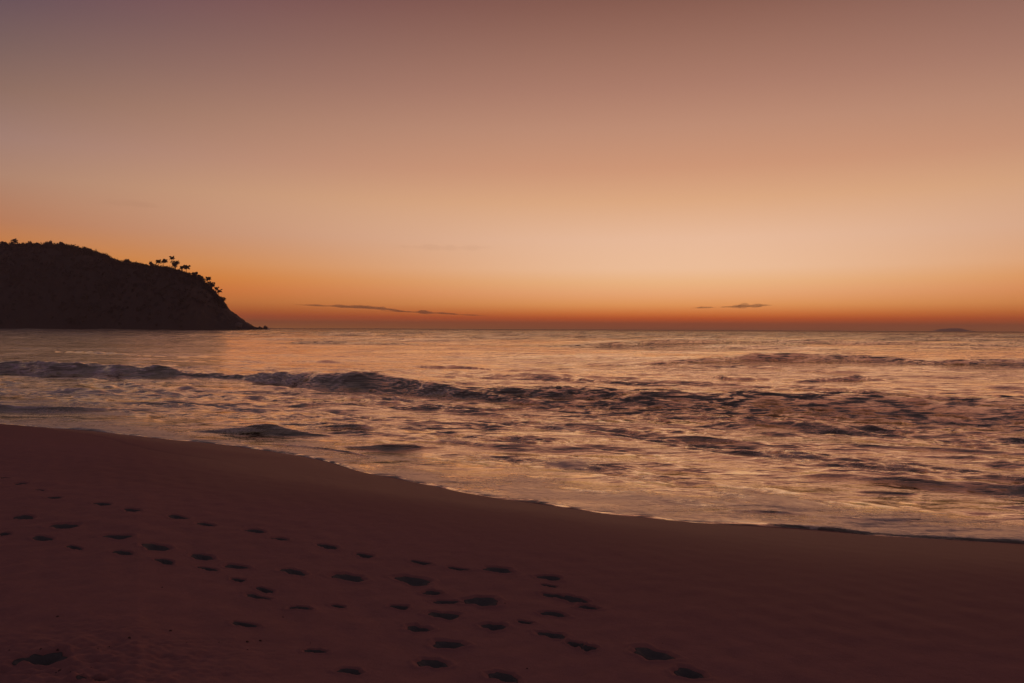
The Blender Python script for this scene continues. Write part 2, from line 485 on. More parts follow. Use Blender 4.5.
for k, ((px, py, lp, fat, tr), (x, y, a, b, hd, dep, ft)) in enumerate(zip(PRINTS, DENT)):
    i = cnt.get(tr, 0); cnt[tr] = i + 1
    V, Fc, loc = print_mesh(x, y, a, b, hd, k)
    o = link_mesh('footprint', V, Fc, DENT_SHADE); o.location = loc
    if tr == FAR:
        lab = 'dark footprint, %s from the left frame edge in the trail nearest the sea' % ORD[i]
        if i == 14: lab = 'thick dark footprint ending the trail nearest the sea, at its right'
    elif tr == MID:
        lab = '%s footprint from the left frame edge in the middle trail of large prints' % ORD[i]
        if i == 8: lab = 'largest long footprint ending the middle trail at its right'
    elif tr == NEAR:
        lab = '%s thin footprint from the left frame edge in the lowest of three trails' % ORD[i]
    elif tr == CLU: lab = CLU_L[i]
    else: lab = END_L[i]
    tag(o, lab, 'footprint', 'footprints pressed into the sand')
HOL_L = ['wide dark dug hollow in the sand at the lower left corner', 'small shallow hollow cut by the bottom frame edge near the wide one']
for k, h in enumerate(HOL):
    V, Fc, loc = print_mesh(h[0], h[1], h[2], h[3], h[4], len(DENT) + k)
    o = link_mesh('sand_hollow', V, Fc, DENT_SHADE); o.location = loc
    tag(o, HOL_L[k], 'hollow', 'hollows in the sand')

# crumbs of sand and weed lying around the hollow
CRUMB, nt = new_mat('crumbs')
p1 = world_pos(nt); n2 = noise(nt, p1, 40.0, 3)
bs = N(nt, 'ShaderNodeBsdfPrincipled'); L(nt, mixc(nt, n2, (0.06, 0.04, 0.035, 1), (0.16, 0.10, 0.09, 1)), bs.inputs['Base Color'])
bs.inputs['Roughness'].default_value = 1; bs.inputs['Specular IOR Level'].default_value = .05
o_ = N(nt, 'ShaderNodeOutputMaterial'); L(nt, bs.outputs[0], o_.inputs[0])
V, Fc = [], []
def add_lump(cx, cy, cz, s):
    b0 = len(V)
    for j in range(7):
        t = 2 * math.pi * j / 7; r = s * random.uniform(.7, 1.3)
        V.append((cx + r * math.cos(t), cy + r * math.sin(t) * .8, cz - s * .3))
    for j in range(7):
        t = 2 * math.pi * (j + .5) / 7; r = s * random.uniform(.4, .8)
        V.append((cx + r * math.cos(t), cy + r * math.sin(t) * .8, cz + s * random.uniform(.25, .6)))
    V.append((cx, cy, cz + s * .7))
    for j in range(7):
        n_ = (j + 1) % 7
        Fc.append((b0 + j, b0 + n_, b0 + 7 + j)); Fc.append((b0 + n_, b0 + 7 + n_, b0 + 7 + j)); Fc.append((b0 + 7 + j, b0 + 7 + n_, b0 + 14))
for _ in range(26):
    q = random.random()
    if q < .6: px, py = random.gauss(55, 45), random.gauss(662, 14)
    elif q < .8: px, py = random.gauss(250, 40), random.gauss(640, 12)
    else: px, py = random.uniform(0, 700), random.uniform(560, 690)
    if py < 560: continue
    x, d = ray_sand(px, min(py, 700))
    z = float(sand_z(np.array([x]), np.array([d]))[0][0])
    add_lump(x, d, z, random.choice([.005, .006, .008, .010, .013]))
cr = link_mesh('sand_crumbs', V, Fc, CRUMB)
tag(cr, kind='stuff', label='dark crumbs of sand and weed scattered around the hollow', cat='debris')

# ----------------------------------------------------------------------------
# sea
# ----------------------------------------------------------------------------
# each breaker: (picture column, picture row of its foot, height in m)
BREAKERS = [
 # the long breaker that crosses the picture
 (dict(wf=1.0, wb=4.5, foam=.06, brk=.25, rgh=.9, hs=.84, rw=.2), [(-420,350,.0),(-250,362,.6),(-60,371,.75),(0,373,.74),(60,375,.86),(110,376,.84),(150,377,.58),(190,378,.26),(235,380,.22),(280,384,.52),(320,388,.86),(360,390,.90),(400,392.5,.74),
    (440,396,.52),(480,400,.28),(520,404,.16),(560,407,.08),(600,410,.0)]),
 # its gentler half to the right, two low steps
 (dict(wf=2.3, wb=6, foam=.05, brk=.16, rgh=1.7, rw=1.3, hs=1.0), [(440,394,0),(490,399,.24),(530,402,.36),(570,404,.42),(620,407,.44),(670,410,.47),(720,413,.50),(770,416,.52),(820,418,.53),(880,420,.55),(940,422,.56),(1000,425,.57),(1060,429,.54),(1300,447,.35)]),
 (dict(wf=1.6, wb=4, foam=.10, brk=.3, rgh=1.0, rw=.4), [(440,382,0),(500,383,.14),(560,385,.16),(610,390,.13),(650,394,.18),(690,395,.08),(740,396,.06),(780,398,.16),(830,400,.13),(880,398,.08),(930,400,.12),(1000,402,.10),(1100,404,0)]),
 # second line, right half
 (dict(wf=2.2, wb=6, foam=.12, brk=.15, rgh=1.5, rw=1.5, hs=1.0), [(560,361,.0),(660,362,.12),(700,362,.30),(740,362,.44),(780,362,.52),(840,363,.55),(900,364.5,.42),(930,366,.30),(960,367,.46),(1024,368,.52),(1100,369,.5),(1300,372,.3)]),
 (dict(wf=1.1, wb=3, foam=.1), [(785,381,0),(810,381,.16),(840,380,.20),(862,379.5,.40),(880,379,.26),(900,379,.06),(925,380,0)]),
 (dict(wf=1.1, wb=3, foam=.1), [(985,379,0),(1005,380,.20),(1040,381,.22),(1080,382,0)]),
 (dict(wf=1.2, wb=3, foam=.1), [(285,359,0),(310,360.5,.18),(332,361,.34),(346,361,.10),(370,361,0)]),
 (dict(wf=1.2, wb=3, foam=.1), [(395,363,0),(430,366,.2),(460,366,.22),(500,368,.10),(540,369,.26),(570,369,.10),(600,370,0)]),
 (dict(wf=1.0, wb=3, foam=.1), [(615,374,0),(640,374,.22),(665,374,.16),(700,375,.08),(730,379,.16),(760,379,.16),(790,379,0)]),
 (dict(wf=3.0, wb=6, foam=.0, brk=.1, rgh=1.8, rw=5), [(465,344.5,0),(530,345,.3),(600,345.5,.5),(640,345.5,.6),(700,346,.6),(770,346.5,.45),(820,347,.2),(900,347,0)]),
 (dict(wf=3.0, wb=6, foam=.0, brk=.1, rgh=1.5, rw=5), [(240,337,0),(310,337.5,.5),(400,338,.5),(480,338,0)]),
 (dict(wf=3.0, wb=6, foam=.0, brk=.1, rgh=1.5, rw=4), [(255,343,0),(320,344,.4),(400,345,.4),(470,344,0)]),
 (dict(wf=4.0, wb=9, foam=.0, brk=.1, rgh=1.5, rw=8), [(420,338,0),(560,338,.5),(760,339,.4),(900,341,.6),(1100,342,.4)]),
 (dict(wf=1.6, wb=4, foam=.1), [(40,352,0),(80,353,.25),(120,354,.28),(170,355,.12),(230,354,0)]),
 (dict(wf=1.6, wb=6, foam=.1), [(-300,345,.3),(-80,352,.35),(0,352,0)]),
 # ripples of spent surf nearer the beach
 (dict(wf=.7, wb=1.8, foam=.25, brk=.5, rgh=1.3, rw=.3), [(185,433,0),(215,434,.06),(240,435,.15),(258,435,.26),(272,435,.28),(290,436,.16),(312,437,.07),(345,438,0)]),
 (dict(wf=.6, wb=1.2, foam=.25, brk=.5), [(335,449,0),(360,450.5,.07),(385,451,.15),(410,451,.14),(430,450,.06),(450,448,0)]),
 (dict(wf=.9, wb=2.2, foam=.2, brk=.5), [(-200,408,.2),(0,412,.22),(45,413,.22),(85,412,.16),(130,411,.08),(190,412,0)]),
 (dict(wf=.8, wb=1.4, foam=.2, brk=.6), [(260,407,0),(330,407,.06),(400,410,.08),(470,412,.12),(520,410,.06),(560,410,0)]),
 (dict(wf=.9, wb=1.8, foam=.1, brk=.8), [(560,434,0),(640,436,.05),(700,440,.06),(760,444,.04),(830,446,0)]),
 (dict(wf=.9, wb=1.8, foam=.1, brk=.8), [(810,444,0),(880,448,.06),(950,452,.08),(1050,456,.07),(1200,460,0)]),
 (dict(wf=1.2, wb=2.6, foam=.05, brk=.7), [(840,480,0),(900,482,.05),(960,488,.07),(1040,492,.08),(1150,500,.06)]),
 (dict(wf=.5, wb=.8, foam=.2), [(795,477,0),(815,477,.04),(840,478,.05),(865,478,0)]),
 (dict(wf=.5, wb=.7, foam=.2), [(845,493,0),(870,494,.05),(900,495,.05),(925,495,0)]),
 (dict(wf=.3, wb=.5, foam=.2), [(715,515,0),(742,516.5,.045),(765,517,.075),(782,517,.05),(820,520,.02),(870,524,.035),(910,524,.03),(945,527,0)]),
 (dict(wf=.3, wb=.5, foam=.2), [(915,531,0),(940,532,.035),(985,535,.035),(1030,538,.03),(1080,541,0)]),
 (dict(wf=.3, wb=.6, foam=.2), [(180,441,0),(230,445,.05),(290,448,.06),(350,455,.04),(400,464,0)]),
]
ANGW = np.concatenate([np.linspace(-1.32, -0.75, 130, endpoint=False), np.linspace(-0.75, 0.72, 1500, endpoint=False), np.linspace(0.72, 1.62, 130)])
DIRX, DIRY = np.sin(ANGW), np.cos(ANGW)
RE = r_edge(ANGW)
# radial offsets from the water's edge
offs = [-0.5, -0.12, -0.02]
s = 0.0
while s < 15500:
    offs.append(s)
    d = 12.0 + s
    st = max(0.012 + 0.02 * min(s, 1.5) / 1.5, d * d * 0.30 / 2340)
    if d > 60: st = min(st, 2.2 + (d - 60) * 0.006)
    if d > 1000: st = d * 0.05
    s += st
offs = np.array(offs)
OF, AI = np.meshgrid(offs, np.arange(len(ANGW)), indexing='ij')
DIST = RE[None, :] + OF
X = DIST * DIRX[None, :]; Y = DIST * DIRY[None, :]
SFW = np.interp(np.clip(ANGW, sh_ang[0], sh_ang[-1]), _ang_tab, _sf_tab)[None, :]
SS = OF * SFW                                    # distance across the shore, seaward positive
STEP = np.maximum(np.gradient(offs)[:, None], 0.01) + 0 * X

HEADW = math.atan2(0.87, 0.50)                   # the swell runs square to the beach
def spectrum(n, l0, l1, seed, spread, slope):
    w = Waves(n, l0, l1, seed, HEADW, spread)
    z = np.zeros_like(X)
    fade_y = STEP
    for i in range(n):
        lam = w.lam[i]; k = 2 * math.pi / lam
        amp = slope * lam / (2 * math.pi) * math.sqrt(2.0 / n)
        wgt = smooth(2.2, 4.5, lam / fade_y)
        rows = wgt[:, 0] > 0
        if not rows.any(): continue
        ph = k * (X[rows] * math.cos(w.ang[i]) + Y[rows] * math.sin(w.ang[i])) + w.ph[i]
        sn = np.sin(ph + 0.25 * np.sin(ph + w.ph[(i + 1) % n]))
        z[rows] += amp * wgt[rows] * sn
    return z
mod1 = Waves(16, 2.5, 18.0, 31, HEADW, .5); mod2 = Waves(16, 1.0, 7.0, 32, HEADW, .6)
M1 = np.clip(1.0 + 0.55 * mod1.unit(X, Y), 0.15, 2.4); M2 = np.clip(1.0 + 0.55 * mod2.unit(X, Y), 0.15, 2.4)
nearsurf = smooth(0.4, 7.0, SS)
farcalm = 1 - 0.35 * smooth(30, 70, DIST)
z_s = spectrum(60, 0.20, 1.3, 41, 0.42, 0.15) * M2 * M1 ** .5 * (0.16 + 0.84 * nearsurf)
z_m = spectrum(36, 1.3, 5.0, 42, 0.32, 0.075) * M1 * nearsurf * farcalm
z_l = spectrum(24, 7.0, 60.0, 43, 0.20, 0.032) * smooth(6, 40, SS) * (1 + 2.6 * smooth(70, 260, SS))
Zs = z_s + z_m + z_l
FOAM = np.zeros_like(X); ROUGH = np.zeros_like(X)
wobx = Waves(14, 1.5, 12.0, 51); wobh = Waves(16, 3.0, 30.0, 52, HEADW + math.pi / 2, .35)
WX = wobx.unit(X, Y)
WH = wobh.unit(X, Y)
TAN = np.tan(ANGW)
PXC = 512 + F * TAN                              # direction of each column as picture column
order = np.argsort(PXC)
for par, pts in BREAKERS:
    pxs = np.array([p[0] for p in pts], float)
    d_foot = np.array([sea_at(p[0], p[1])[1] for p in pts]) / 1.0
    hs = np.array([p[2] for p in pts], float)
    good = (np.abs(ANGW) < 1.25)
    f_dist = np.interp(PXC, pxs, d_foot) / np.cos(ANGW)          # distance along the ray
    h = np.where(good, np.interp(PXC, pxs, hs, left=hs[0], right=hs[-1]), 0)
    k = 9
    h = box(h, k); f_dist = box(f_dist, k)
    crest = f_dist + np.maximum(h, .06) * par['wf'] * 1.55
    wf = np.maximum(h, .05) * par['wf'] * 1.25 + 0.03
    wb = np.maximum(h, .05) * par['wb'] + 0.1
    t = DIST - crest[None, :] - WX * 0.2 * np.maximum(h, .05)[None, :]
    hh = par.get('hs', .85) * h[None, :] * np.clip(1 + par.get('brk', .28) * .45 * WH, .1, 1.9)
    front = np.exp(-np.abs(np.minimum(t, 0) / wf[None, :]) ** 2.0)
    back = 1.0 / (1.0 + (np.maximum(t, 0) / wb[None, :]) ** 2)
    prof = np.where(t < 0, front, back)
    Zs += hh * prof - 0.10 * hh * np.exp(-((t + 3 * wf[None, :]) / (2.0 * wf[None, :])) ** 2)
    rg_ = par.get('rgh', .7) * np.minimum(h / .25, 1)[None, :]
    ROUGH = np.maximum(ROUGH, rg_ * np.where(t < .3 * wf[None, :], np.exp(-((t + .7 * wf[None, :]) / (1.5 * wf[None, :] + par.get('rw', 0))) ** 2), np.exp(-((t - .3 * wf[None, :]) / (.35 * wf[None, :] + .5 * par.get('rw', 0) + .02)) ** 2)))
    FOAM += par['foam'] * np.minimum(h, .5)[None, :] / .5 * np.exp(-((t + .6 * wf[None, :]) / (1.2 * wf[None, :] + .1)) ** 2)
# spent foam: thick near the beach, patchy up to the long breaker
mainfoot = np.interp(PXC, np.array([p[0] for p in BREAKERS[0][1]], float), np.array([sea_at(p[0], p[1])[1] for p in BREAKERS[0][1]])) / np.cos(ANGW)
inside = 1 - smooth(-3.0, 2.0, DIST - mainfoot[None, :])
FOAM += inside * (0.08 + 0.22 * mod2.unit(X, Y)) + 0.80 * np.exp(-np.maximum(SS, 0) / 2.2)
FOAM = np.clip(FOAM, 0, 1.2) * smooth(0.02, 0.14, SS)
FOAM += 0.9 * np.exp(-((SS - 0.17 - .05 * lobe.unit(X * 2, Y * 2)) / 0.09) ** 2) * np.clip(.7 + .5 * lobe.unit(X * .7 + 9, Y * .7), 0, 1.3)
# the tongue of swash: a rounded lip that sits on the sand
lip = 0.031 * np.clip(.85 + .35 * lobe.unit(X * .5, Y * .5), .25, 1.7) * (1 - np.exp(-np.maximum(SS, 0) / 0.045))
Zsand = sand_base(X, Y)[0]
plane = EZ * np.exp(-np.maximum(SS, 0) / 3.0)
film = smooth(0.0, 1.6, SS)
Zw = plane + lip * (1 - .6 * smooth(.3, 2, SS)) + Zs * film
Zw = np.where(SS <= 0, Zsand - 0.05 * smooth(0, .05, -SS) - 0.002, np.maximum(Zw, Zsand + 0.3 * lip))
Zw = np.where(DIST > 2300, 0.0 * Zw, Zw * (1 - smooth(900, 2200, DIST)))

WATER, nt = new_mat('sea_water')
foam = N(nt, 'ShaderNodeAttribute'); foam.attribute_name = 'foam'
HROT = -math.radians(30)
pA = world_pos(nt, (0.45, 1.0, 4.0), 0.5)
pB = world_pos(nt, (0.25, 1.0, 1.0), 0.45)
pI = world_pos(nt)
nA = noise(nt, pA, 2.6, 5, .60, .4)
nB = noise(nt, pB, 0.10, 4, .55, .3)
nC = noise(nt, pB, 0.9, 4, .6, .4)
nF = noise(nt, pI, 7.0, 5, .7, .6)
nG = noise(nt, pA, 1.3, 5, .65, 1.2)
vor = N(nt, 'ShaderNodeTexVoronoi', feature='DISTANCE_TO_EDGE'); vor.inputs['Scale'].default_value = 5.5
wv = N(nt, 'ShaderNodeMix'); wv.data_type = 'VECTOR'
L(nt, pI, vor.inputs['Vector'])
# foam lace: attribute decides how much of the surface is covered
lace = math_node(nt, 'ADD', math_node(nt, 'MULTIPLY', nG, 0.75), math_node(nt, 'MULTIPLY', nF, 0.35))
lace = math_node(nt, 'SUBTRACT', lace, math_node(nt, 'MULTIPLY', math_node(nt, 'MINIMUM', vor.outputs['Distance'], .25), .5))
cover = math_node(nt, 'SUBTRACT', math_node(nt, 'ADD', lace, math_node(nt, 'MULTIPLY', foam.outputs['Fac'], 0.62)), 0.83)
cover = math_node(nt, 'MULTIPLY', cover, 6.0, clamp=True)
# bump
hgt = math_node(nt, 'ADD', math_node(nt, 'MULTIPLY', nA, 0.10), math_node(nt, 'MULTIPLY', nC, 0.22))
hgt = math_node(nt, 'ADD', hgt, math_node(nt, 'MULTIPLY', nB, 1.6))
hgt = math_node(nt, 'ADD', hgt, math_node(nt, 'MULTIPLY', math_node(nt, 'MULTIPLY', nF, cover), 0.05))
nK = noise(nt, world_pos(nt, (0.6, 1.0, 1.0), 0.4), 16.0, 4, .7, .3)
hgt = math_node(nt, 'ADD', hgt, math_node(nt, 'MULTIPLY', math_node(nt, 'MULTIPLY', nK, foam.outputs['Fac']), 0.045))
bmp = N(nt, 'ShaderNodeBump'); bmp.inputs['Distance'].default_value = 1.0; bmp.inputs['Strength'].default_value = 0.55
L(nt, hgt, bmp.inputs['Height'])
def tilt(vec, scale, k, prev, mod=None):
    n = N(nt, 'ShaderNodeTexNoise'); n.inputs['Scale'].default_value = scale; n.inputs['Detail'].default_value = 3; n.inputs['Roughness'].default_value = .6
    L(nt, vec, n.inputs['Vector'])
    a = N(nt, 'ShaderNodeVectorMath', operation='SUBTRACT'); L(nt, n.outputs['Color'], a.inputs[0]); a.inputs[1].default_value = (.5, .5, .5)
    b_ = N(nt, 'ShaderNodeVectorMath', operation='MULTIPLY'); L(nt, a.outputs[0], b_.inputs[0]); b_.inputs[1].default_value = (k * .6, k, 0)
    sc_ = N(nt, 'ShaderNodeVectorMath', operation='SCALE'); L(nt, b_.outputs[0], sc_.inputs[0]); L(nt, mod or kmod, sc_.inputs['Scale']); b_ = sc_
    c_ = N(nt, 'ShaderNodeVectorMath', operation='ADD'); L(nt, prev, c_.inputs[0]); L(nt, b_.outputs[0], c_.inputs[1])
    return c_.outputs[0]
opn = N(nt, 'ShaderNodeAttribute'); opn.attribute_name = 'open'
nP = noise(nt, pB, 0.55, 4, .6, .6)
pm = N(nt, 'ShaderNodeMapRange', interpolation_type='SMOOTHSTEP')
L(nt, nP, pm.inputs['Value']); pm.inputs['From Min'].default_value = .36; pm.inputs['From Max'].default_value = .66
pm.inputs['To Min'].default_value = .15; pm.inputs['To Max'].default_value = 2.0
tur = N(nt, 'ShaderNodeAttribute'); tur.attribute_name = 'turbulence'
kmod = math_node(nt, 'MULTIPLY', pm.outputs[0], math_node(nt, 'ADD', 1.0, math_node(nt, 'MULTIPLY', opn.outputs['Fac'], 3.6)))
kmod = math_node(nt, 'ADD', kmod, math_node(nt, 'MULTIPLY', tur.outputs['Fac'], 1.5))
pC = world_pos(nt, (0.30, 1.0, 5.0), 0.32)
nv_ = tilt(pA, 1.3, 0.85, bmp.outputs[0])
nv_ = tilt(pC, 4.2, 1.05, nv_)
nv_ = tilt(pB, 0.20, 0.45, nv_)
nv_ = tilt(world_pos(nt, (0.55, 1.0, 1.0), 0.3), 11.0, 1.1, nv_, foam.outputs['Fac'])
nrm = N(nt, 'ShaderNodeVectorMath', operation='NORMALIZE'); L(nt, nv_, nrm.inputs[0])
NRM = nrm.outputs[0]
lw = N(nt, 'ShaderNodeLayerWeight'); lw.inputs['Blend'].default_value = 0.5; L(nt, NRM, lw.inputs['Normal'])
refl = math_node(nt, 'ADD', math_node(nt, 'MULTIPLY', math_node(nt, 'POWER', lw.outputs['Facing'], 1.25), 0.97), 0.03)
offs_ = N(nt, 'ShaderNodeAttribute'); offs_.attribute_name = 'offshore'
refl = math_node(nt, 'MULTIPLY', refl, math_node(nt, 'SUBTRACT', 1.0, offs_.outputs['Fac']))   # unresolved chop offshore
gl = N(nt, 'ShaderNodeBsdfGlossy'); gl.inputs['Roughness'].default_value = 0.09; gl.inputs['Color'].default_value = (1, .96, .81, 1); L(nt, NRM, gl.inputs['Normal'])
df = N(nt, 'ShaderNodeBsdfDiffuse'); df.inputs['Color'].default_value = (0.085, 0.058, 0.05, 1); L(nt, NRM, df.inputs['Normal'])
mw = N(nt, 'ShaderNodeMixShader'); L(nt, refl, mw.inputs[0]); L(nt, df.outputs[0], mw.inputs[1]); L(nt, gl.outputs[0], mw.inputs[2])
fd = N(nt, 'ShaderNodeBsdfDiffuse'); fd.inputs['Color'].default_value = (0.80, 0.73, 0.66, 1); L(nt, NRM, fd.inputs['Normal'])
fg = N(nt, 'ShaderNodeBsdfGlossy'); fg.inputs['Roughness'].default_value = 0.42; fg.inputs['Color'].default_value = (1, .96, .81, 1); L(nt, NRM, fg.inputs['Normal'])
mf = N(nt, 'ShaderNodeMixShader'); L(nt, math_node(nt, 'MULTIPLY', refl, .95), mf.inputs[0]); L(nt, fd.outputs[0], mf.inputs[1]); L(nt, fg.outputs[0], mf.inputs[2])
mm = N(nt, 'ShaderNodeMixShader'); L(nt, math_node(nt, 'MULTIPLY', cover, .62), mm.inputs[0]); L(nt, mw.outputs[0], mm.inputs[1]); L(nt, mf.outputs[0], mm.inputs[2])
o_ = N(nt, 'ShaderNodeOutputMaterial'); L(nt, mm.outputs[0], o_.inputs[0])
water = grid_mesh('water', np.stack([X, Y, Zw], -1), WATER, attrs={'foam': FOAM, 'open': smooth(60, 260, SS) - 0.15 * np.exp(-((SS - 38) / 16) ** 2), 'offshore': 0.32 * smooth(60, 500, SS) + 0.33 * smooth(500, 3500, SS), 'turbulence': ROUGH})
tag(water, kind='structure')

# ----------------------------------------------------------------------------
# headland
# ----------------------------------------------------------------------------
def veg_mat(name, c0, c1):
    m, nt = new_mat(name)
    p = world_pos(nt); n = noise(nt, p, .25, 4, .6)
    b = N(nt, 'ShaderNodeBsdfPrincipled'); L(nt, mixc(nt, n, c0, c1), b.inputs['Base Color'])
    b.inputs['Roughness'].default_value = .9; b.inputs['Specular IOR Level'].default_value = .1
    o = N(nt, 'ShaderNodeOutputMaterial'); L(nt, b.outputs[0], o.inputs[0])
    return m
LEAF = veg_mat('leaves', (0.085, 0.076, 0.074, 1), (0.105, 0.095, 0.09, 1))
PALM = veg_mat('palm_fronds', (0.05, 0.05, 0.04, 1), (0.08, 0.08, 0.06, 1))
BARK = veg_mat('bark', (0.07, 0.05, 0.04, 1), (0.12, 0.09, 0.07, 1))
HILL = veg_mat('headland_soil', (0.078, 0.068, 0.064, 1), (0.092, 0.081, 0.076, 1))
ROCK = veg_mat('dark_rock', (0.08, 0.07, 0.065, 1), (0.16, 0.13, 0.12, 1))
PALE = veg_mat('pale_rock', (0.13, 0.12, 0.12, 1), (0.22, 0.20, 0.19, 1))

SIL = [(-700, 262), (-500, 250), (-250, 244), (-80, 243), (0, 245), (30, 245), (60, 245.5), (75, 247), (95, 252), (110, 258), (118, 262.5), (130, 264.5), (150, 267), (168, 269), (182, 273), (192, 276),
       (201, 279.5), (208, 287), (214, 294), (220, 303), (225, 309), (232, 314), (240, 319.5), (247, 324), (252, 326.2), (258, 327.6), (264, 328.4)]
spx = np.array([p[0] for p in SIL], float); spy = np.array([p[1] for p in SIL], float)
def crest(px):
    yc = 900.0 + np.maximum(250 - px, 0) * 0.55
    H = CAM_Z + (yh(px) - np.interp(px, spx, spy)) / F * yc
    return (px - 512.0) / F * yc, yc, H
def hill_point(px, v):
    """v from -1 (waterline in front) over 0 (crest) to 1 (waterline behind)"""
    x, yc, H = crest(px)
    veg = smooth(228, 215, px) if False else np.clip((226 - px) / 10.0, 0, 1)
    G = np.maximum(H - (2.6 + 1.2 * np.clip((140 - px) / 40.0, 0, 1)) * veg, 0.3)
    w = 18 + 1.25 * np.maximum(H, 0)
    y = yc + v * w * np.where(v < 0, 1.0, 1.6)
    z = -1.5 + (G + 1.5) * np.cos(np.clip(np.abs(v), 0, 1) * math.pi / 2) ** 0.85
    x2 = x * (y / yc) ** 0.25
    return x2, y, z
PXG = np.concatenate([np.linspace(-700, 0, 120, endpoint=False), np.linspace(0, 264, 260), [266.5]])
VG = np.linspace(-1, 1, 70)
VV, PP = np.meshgrid(VG, PXG, indexing='ij')
hx, hy, hz = hill_point(PP, VV)
hn = Waves(30, 4, 40, 61); hn2 = Waves(30, 1.5, 6, 62)
rough_amp = np.clip(hz / 12.0, 0.1, 1.0)
hz = hz + (hn.unit(hx, hy) * 1.0 + hn2.unit(hx, hy) * .35) * rough_amp * np.where(np.abs(VV) < .12, .35, 1.0)
headland = grid_mesh('headland', np.stack([hx, hy, hz], -1), HILL)
tag(headland, kind='structure')

def leaf_cloud(V, Fc, c, r, n, size, flat=.8, rnd=random):
    for _ in range(n):
        while True:
            p = Vector((rnd.uniform(-1, 1), rnd.uniform(-1, 1), rnd.uniform(-1, 1)))
            if .25 < p.length < 1: break
        p = Vector((p.x * r, p.y * r, p.z * r * flat)) + Vector(c)
        a = Vector((rnd.gauss(0, 1), rnd.gauss(0, 1), rnd.gauss(0, 1))).normalized()
        b = a.cross(Vector((rnd.gauss(0, 1), rnd.gauss(0, 1), rnd.gauss(0, 1)))).normalized()
        s = size * rnd.uniform(.6, 1.3)
        i = len(V)
        V += [p - a * s, p - b * s * .6, p + a * s, p + b * s * .6]
        Fc.append((i, i + 1, i + 2, i + 3))

# closed canopy of the headland: too many crowns to count
V, Fc = [], []
rc = random.Random(5)
for q_ in range(4870):
    px = rc.uniform(-420, 224); v = rc.uniform(-.97, .12) if rc.random() < .8 else rc.uniform(-.12, .12)
    if q_ > 3800: px = rc.uniform(-60, 222); v = rc.uniform(-.05, .04)
    if q_ > 4600: px = rc.uniform(142, 224)
    if q_ > 4800: px = rc.choice([rc.uniform(153, 181), rc.uniform(194, 222)])
    if px > 205 and v < -.6: continue
    x, y, z = hill_point(np.array(px), np.array(v))
    r = rc.uniform(2.0, 4.6)
    if px > 140 and q_ <= 4600: r *= .65
    if q_ > 4600: r *= .8
    leaf_cloud(V, Fc, (float(x), float(y), float(z) + r * .5 + rc.uniform(-.3, 1.9) * (1 if 4800 >= q_ > 3800 else 1.7 if q_ > 4800 else .5)), r, 24, 1.0, .85, rc)
wood = link_mesh('woodland', V, Fc, LEAF, smooth_shade=False)
tag(wood, kind='stuff', label='dense dark woodland covering the whole headland', cat='woodland')

def tube(V, Fc, pts, rad, n=7):
    b = len(V)
    for (p, r) in zip(pts, rad):
        for j in range(n):
            t = 2 * math.pi * j / n
            V.append((p[0] + r * math.cos(t), p[1] + r * math.sin(t), p[2]))
    for i in range(len(pts) - 1):
        for j in range(n):
            Fc.append((b + i * n + j, b + i * n + (j + 1) % n, b + (i + 1) * n + (j + 1) % n, b + (i + 1) * n + j))
    Fc.append(tuple(b + (len(pts) - 1) * n + j for j in range(n)))

def tree_empty(name, loc, label, cat, group):
    e = bpy.data.objects.new(name, None); COL.objects.link(e); e.location = loc
    e.empty_display_size = 2
    return tag(e, label, cat, group)

def ground_at(px, dv=0.0):
    x, y, z = hill_point(np.array(float(px)), np.array(dv))
    return float(x), float(y), float(z)

def palm(px, py, size, lean, label):
    size *= 1.2
    x, y, z = ground_at(px - lean / 1.2)
    top = CAM_Z + (yh(px) - py) / F * y
    tx = (px - 512) / F * y
    hgt = max(top - z, 3.0)
    e = tree_empty('palm_tree', (x, y, z - .5), label, 'palm tree', 'palms and trees along the headland ridge')
    V, Fc = [], []
    pts = []; rad = []
    for i in range(8):
        t = i / 7
        pts.append(((tx - x) * t ** 1.6, 0.3 * math.sin(t * 3), .5 * 0 + (hgt + .5) * t)); rad.append(.34 - .12 * t)
    tube(V, Fc, pts, rad)
    link_mesh('trunk', V, Fc, BARK, e)
    V, Fc = [], []
    c = Vector(pts[-1])
    nf = 17
    for k in range(nf):
        az_ = 2 * math.pi * k / nf + random.uniform(-.2, .2)
        up = random.uniform(.4, 1.7) if k % 3 else random.uniform(-.3, .4)
        Ln = size * random.uniform(.85, 1.15)
        prev = None
        for i in range(7):
            t = i / 6
            r = Ln * (t * (1 - .15 * t))
            zz = Ln * (up * t - (0.55 + .35 * up) * t * t)
            p = c + Vector((r * math.cos(az_), r * math.sin(az_), zz))
            wdt = Ln * .27 * math.sin(math.pi * min(t * .92 + .08, 1)) + .05
            sd_ = Vector((-math.sin(az_), math.cos(az_), 0)) * wdt
            drop = Vector((0, 0, -wdt * .9))
            cur = len(V); V += [p - sd_ + drop, p + Vector((0, 0, .03)), p + sd_ + drop]
            if prev is not None:
                Fc.append((prev, prev + 1, cur + 1, cur)); Fc.append((prev + 1, prev + 2, cur + 2, cur + 1))
            prev = cur
    leaf_cloud(V, Fc, c, size * .4, 40, .6, .9)
    link_mesh('crown', V, Fc, PALM, e, smooth_shade=False)
    return e

